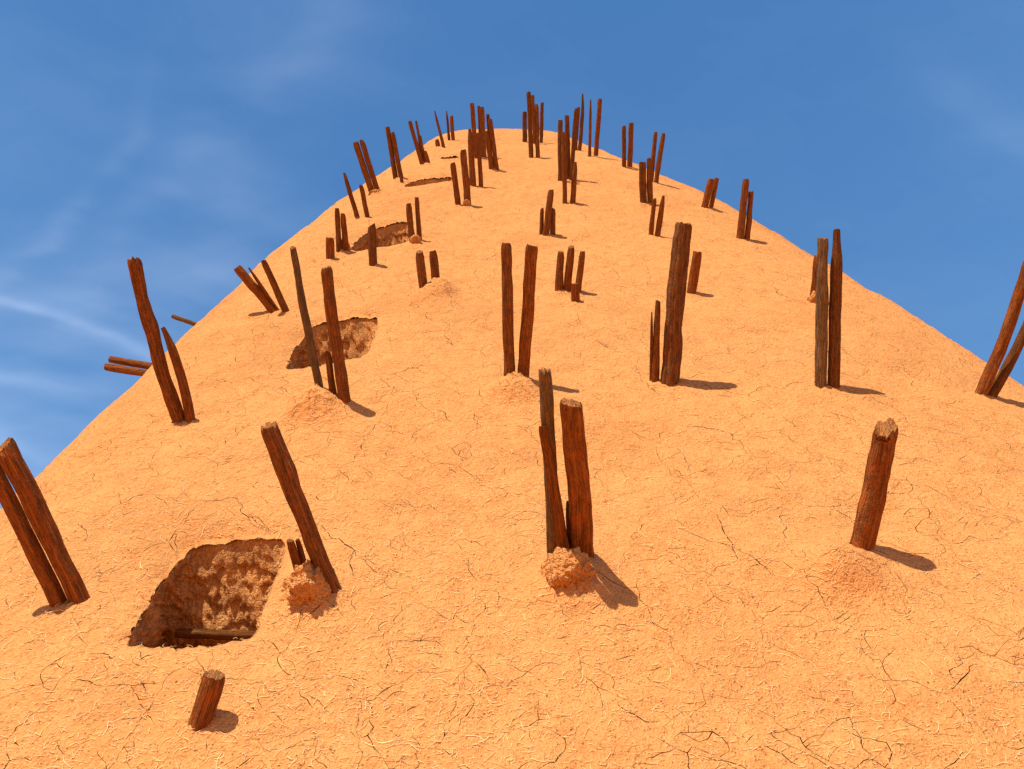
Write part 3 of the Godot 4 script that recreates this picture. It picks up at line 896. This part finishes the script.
func make_materials() -> void:
	# mud: grain, pits and short fibres; one tile covers 2.4 m
	var size := 1536
	var n1 := noise(3, 0.012, 5).get_seamless_image(size, size).get_data()
	var n2 := noise(4, 0.16, 3).get_seamless_image(size, size).get_data()
	var n3 := noise(5, 0.05, 3).get_seamless_image(size, size).get_data()
	var tone := PackedFloat32Array()
	var high := PackedFloat32Array()
	tone.resize(size * size)
	high.resize(size * size)
	for k in size * size:
		var a := n1[k] / 255.0 - 0.5
		var b := n2[k] / 255.0 - 0.5
		var c := n3[k] / 255.0 - 0.5
		high[k] = 0.5 + 0.20 * a + 0.34 * b + 0.50 * c
		tone[k] = 0.22 * a + 0.34 * b + 0.14 * c
	for s in 26000:          # fibres: paler, standing a little proud
		var x := rng.randf() * size
		var y := rng.randf() * size
		var t := rng.randf() * TAU
		var long := int(rng.randf_range(8, 34))
		var pale := rng.randf_range(0.12, 0.5)
		var turn := rng.randf_range(-0.05, 0.05)
		for q in long:
			x += cos(t)
			y += sin(t)
			t += turn
			var k := posmod(int(y), size) * size + posmod(int(x), size)
			tone[k] = maxf(tone[k], 0.0) * 0.3 + pale
			high[k] += 0.10
	for s in 9000:           # small pits and grains of dark gravel
		var x := rng.randi_range(0, size - 1)
		var y := rng.randi_range(0, size - 1)
		var r := rng.randi_range(0, 1)
		for dy in range(-r, r + 1):
			for dx in range(-r, r + 1):
				var k := posmod(y + dy, size) * size + posmod(x + dx, size)
				high[k] -= 0.22
				tone[k] -= 0.20
	var colour := PackedByteArray()
	colour.resize(size * size * 3)
	var relief := PackedByteArray()
	relief.resize(size * size)
	var base := MUD
	var pale := Color(0.98, 0.80, 0.52)
	for k in size * size:
		var t := tone[k]
		var r := base.r
		var g := base.g
		var b := base.b
		if t >= 0.0:
			r = lerpf(r, pale.r, minf(t, 0.8))
			g = lerpf(g, pale.g, minf(t, 0.8))
			b = lerpf(b, pale.b, minf(t, 0.8))
		else:
			var f := maxf(1.0 + 0.9 * t, 0.4)
			r *= f
			g *= f * (1.0 + 0.12 * t)
			b *= f * (1.0 + 0.25 * t)
		colour[k * 3] = int(clampf(r, 0, 1) * 255)
		colour[k * 3 + 1] = int(clampf(g, 0, 1) * 255)
		colour[k * 3 + 2] = int(clampf(b, 0, 1) * 255)
		relief[k] = int(clampf(high[k], 0, 1) * 255)
	var mud := StandardMaterial3D.new()
	mud.albedo_texture = texture(Image.create_from_data(size, size, false, Image.FORMAT_RGB8, colour))
	mud.vertex_color_use_as_albedo = true
	mud.heightmap_enabled = true
	mud.heightmap_texture = texture(Image.create_from_data(size, size, false, Image.FORMAT_L8, relief))
	mud.heightmap_scale = 1.7
	mud.uv1_triplanar = true
	mud.uv1_world_triplanar = true
	mud.uv1_scale = Vector3.ONE / 2.4
	mud.roughness = 1.0
	mud.metallic_specular = 0.15
	mats.mud = mud
	var rough: StandardMaterial3D = mud.duplicate()
	var small := 512
	var e1 := noise(6, 0.02, 4).get_seamless_image(small, small).get_data()
	var e2 := noise(7, 0.2, 3).get_seamless_image(small, small).get_data()
	var crumb := PackedByteArray()
	crumb.resize(small * small * 3)
	for k in small * small:
		var f := 0.97 + 0.45 * (e1[k] / 255.0 - 0.5) + 0.55 * (e2[k] / 255.0 - 0.5)
		crumb[k * 3] = int(clampf(ROUGH_MUD.r * f, 0, 1) * 255)
		crumb[k * 3 + 1] = int(clampf(ROUGH_MUD.g * f, 0, 1) * 255)
		crumb[k * 3 + 2] = int(clampf(ROUGH_MUD.b * f, 0, 1) * 255)
	rough.albedo_texture = texture(Image.create_from_data(small, small, false, Image.FORMAT_RGB8, crumb))
	rough.heightmap_scale = 2.8
	rough.uv1_scale = Vector3.ONE / 1.3
	mats.rough_mud = rough
	var crumbly: StandardMaterial3D = mud.duplicate()
	crumbly.heightmap_scale = 4.0
	mats.crumb_mud = crumbly
	# wood: long fibres round a stem, one turn by half a metre
	var w := 256
	var hgt := 512
	var nw := noise(21, 1.0, 4)
	var nd := noise(22, 1.0, 3)
	var img := Image.create(w, hgt, false, Image.FORMAT_RGB8)
	var bump := Image.create(w, hgt, false, Image.FORMAT_L8)
	for y in hgt:
		for x in w:
			var g := TAU * x / w
			var q := TAU * y / hgt
			var s := nw.get_noise_3d(cos(g) * 4.5 + cos(q) * 0.35, sin(g) * 4.5 + sin(q) * 0.35, 0.0)
			var s2 := nw.get_noise_3d(cos(g) * 11.0 + cos(q) * 0.8, sin(g) * 11.0 + sin(q) * 0.8, 9.0)
			var blot := nd.get_noise_3d(cos(g) * 1.2 + cos(q) * 1.4, sin(g) * 1.2, sin(q) * 1.4 + 4.0)
			var fleck := nd.get_noise_3d(cos(g) * 6.0 + cos(q) * 7.0, sin(g) * 6.0, sin(q) * 7.0 + 4.0)
			var crackle := smoothstep(0.86, 0.97, 1.0 - absf(s))
			var k := 0.83 + 0.14 * s + 0.13 * s2 + 0.16 * blot + 0.13 * fleck - 0.10 * crackle
			var dust := smoothstep(0.05, 0.5, blot + 0.6 * fleck)     # smears of dried mud
			var c := Color(k, k * 0.97, k * 0.94).lerp(Color(1.0, 0.76, 0.52) * (0.9 + 0.2 * s2), dust * 0.6)
			img.set_pixel(x, y, Color(clampf(c.r, 0.1, 1), clampf(c.g, 0.1, 1), clampf(c.b, 0.1, 1)))
			var e := clampf(0.5 + 0.35 * s + 0.3 * s2 + 0.22 * fleck - 0.4 * crackle, 0, 1)
			bump.set_pixel(x, y, Color(e, e, e))
	var tw := texture(img)
	var tb := texture(bump)
	for c in WOOD:
		var m := StandardMaterial3D.new()
		m.albedo_texture = tw
		m.albedo_color = WOOD[c]
		m.heightmap_enabled = true
		m.heightmap_texture = tb
		m.heightmap_scale = 0.8
		m.roughness = 1.0
		m.metallic_specular = 0.06
		mats[c] = m
	var straw := StandardMaterial3D.new()
	straw.albedo_color = Color(1.0, 0.83, 0.56)
	straw.vertex_color_use_as_albedo = true
	straw.roughness = 0.7
	mats.straw = straw
	var earth: StandardMaterial3D = rough.duplicate()
	earth.vertex_color_use_as_albedo = false
	earth.heightmap_scale = 1.0
	earth.uv1_scale = Vector3.ONE / 3.1
	mats.earth = earth

func build_ground() -> void:
	var o := MeshInstance3D.new()
	var st := SurfaceTool.new()
	st.begin(Mesh.PRIMITIVE_TRIANGLES)
	st.set_smooth_group(0)
	var n := 80
	var g := []
	for j in n + 1:
		for i in n + 1:
			var x := (float(i) / n - 0.5) * 2.0
			var z := (float(j) / n - 0.5) * 2.0
			var p := Vector3(signf(x) * x * x * 400.0, 0.0, signf(z) * z * z * 400.0)
			p.y = coarse.get_noise_3d(p.x * 0.3, 0.0, p.z * 0.3) * 0.05
			g.append(p)
	for j in n:
		for i in n:
			var a := j * (n + 1) + i
			for k in [a, a + 1, a + n + 2, a, a + n + 2, a + n + 1]:
				st.add_vertex(g[k])
	st.generate_normals()
	o.name = "ground"
	o.mesh = st.commit()
	o.material_override = mats.earth
	add_child(o)
	o.set_meta("kind", "structure")
	o.set_meta("label", "bare orange earth around the tower's foot")

func cirrus() -> ImageTexture:
	# thin ice cloud on a flat layer overhead: place = direction / height
	var w := 2048
	var h := 1024
	var img := Image.create(w, h, false, Image.FORMAT_RGBA8)
	var wisps := noise(31, 1.0, 5)
	var sheets := noise(32, 1.0, 3)
	for y in int(h * 0.47):
		var up := PI * (y + 0.5) / h
		var far := tan(up)
		for x in w:
			var a := TAU * (x + 0.5) / w
			var p := Vector2(sin(a), -cos(a)) * far
			var r := minf(far, 6.0)
			var p2 := p / maxf(far, 0.001) * r
			var along_ := p2.x * 0.93 - p2.y * 0.37
			var across := p2.x * 0.37 + p2.y * 0.93
			var s := sheets.get_noise_2d(p2.x * 0.9 + 3.0, p2.y * 0.9)
			var f := wisps.get_noise_2d(along_ * 1.3 + 0.25 * s, across * 5.0)
			var g := wisps.get_noise_2d(along_ * 2.0 + across * 3.0 + 20.0, across * 8.0 - along_ * 5.0 + 9.0)
			var c := 0.018 * maxf(0.0, s + 0.3) * (0.7 + f + 0.5 * g)
			for k in STREAKS:
				var d: Vector2 = p - k[0]
				if d.length_squared() < 1.6:
					var t: Vector2 = k[1]
					var u: float = d.dot(t) / k[2]
					var v: float = (d.dot(Vector2(-t.y, t.x)) + 0.035 * f + k[4] * u * u) / k[3]
					c += k[5] * exp(-u * u) * (exp(-v * v) * maxf(0.0, 0.8 + 0.9 * f + 0.55 * g))
			c = clampf(c, 0.0, 0.6)
			img.set_pixel(x, y, Color(1.0, 1.0, 1.0, c))
	return ImageTexture.create_from_image(img)

func _ready() -> void:
	rng.seed = 71
	# camera
	var cam := Camera3D.new()
	cam.name = "camera"
	add_child(cam)
	cam.position = Vector3(0, EYE, 0)
	cam.rotation_degrees = Vector3(48.0, 0, 0)
	cam.fov = rad_to_deg(2.0 * atan(384.5 / 750.0))
	cam.far = 1500.0
	cam.current = true
	# sky and sun
	var sky := ProceduralSkyMaterial.new()
	sky.sky_top_color = SKY_TOP
	sky.sky_horizon_color = SKY_LOW
	sky.sky_curve = 0.45
	sky.ground_bottom_color = Color(0.42, 0.27, 0.16)
	sky.ground_horizon_color = Color(0.62, 0.52, 0.42)
	sky.sky_cover = cirrus()
	sky.sky_cover_modulate = Color(1, 1, 1, 1)
	var env := Environment.new()
	env.background_mode = Environment.BG_SKY
	env.sky = Sky.new()
	env.sky.sky_material = sky
	env.tonemap_mode = Environment.TONE_MAPPER_LINEAR
	env.tonemap_exposure = EXPOSURE
	env.sdfgi_enabled = true
	env.ssao_enabled = true
	env.ssil_enabled = true
	var we := WorldEnvironment.new()
	we.name = "world_environment"
	we.environment = env
	add_child(we)
	var sun := DirectionalLight3D.new()
	sun.name = "sun"
	add_child(sun)
	var az := deg_to_rad(SUN_LEFT)
	var el := deg_to_rad(SUN_HIGH)
	var towards := Vector3(-cos(el) * sin(az), sin(el), cos(el) * cos(az))
	sun.look_at_from_position(towards * 50.0, Vector3.ZERO, Vector3.UP)
	sun.light_energy = 1.6
	sun.light_color = Color(1.0, 0.955, 0.89)
	sun.light_angular_distance = 0.5
	sun.shadow_enabled = true
	# shared noises and materials
	coarse = noise(11, 0.9, 3)
	medium = noise(12, 3.6, 3)
	fine = noise(13, 14.0, 3)
	lumps = noise(14, 26.0, 2, FastNoiseLite.TYPE_CELLULAR)
	lumps.cellular_return_type = FastNoiseLite.RETURN_DISTANCE
	plates = noise(15, 3.1, 1, FastNoiseLite.TYPE_CELLULAR)
	plates.cellular_return_type = FastNoiseLite.RETURN_DISTANCE2_SUB
	plates.cellular_jitter = 0.9
	make_materials()
	print("materials ready")
	# setting
	build_ground()
	# the tower
	var tower := Node3D.new()
	tower.name = "mud_tower"
	tower.position = Vector3(0, 0, -AXIS)
	add_child(tower)
	tower.set_meta("label", "orange mud-plastered tower tapering to a rounded top, studded with logs")
	tower.set_meta("category", "tower")
	build_wall(tower)
	for k in CLODS.size():
		var c: Array = CLODS[k]
		clod(tower, Vector3(c[0], c[1], c[2]), c[3], c[4], c[5], k)
	# timber
	build_logs()
	# straw
	build_straw(tower)
	print("built")
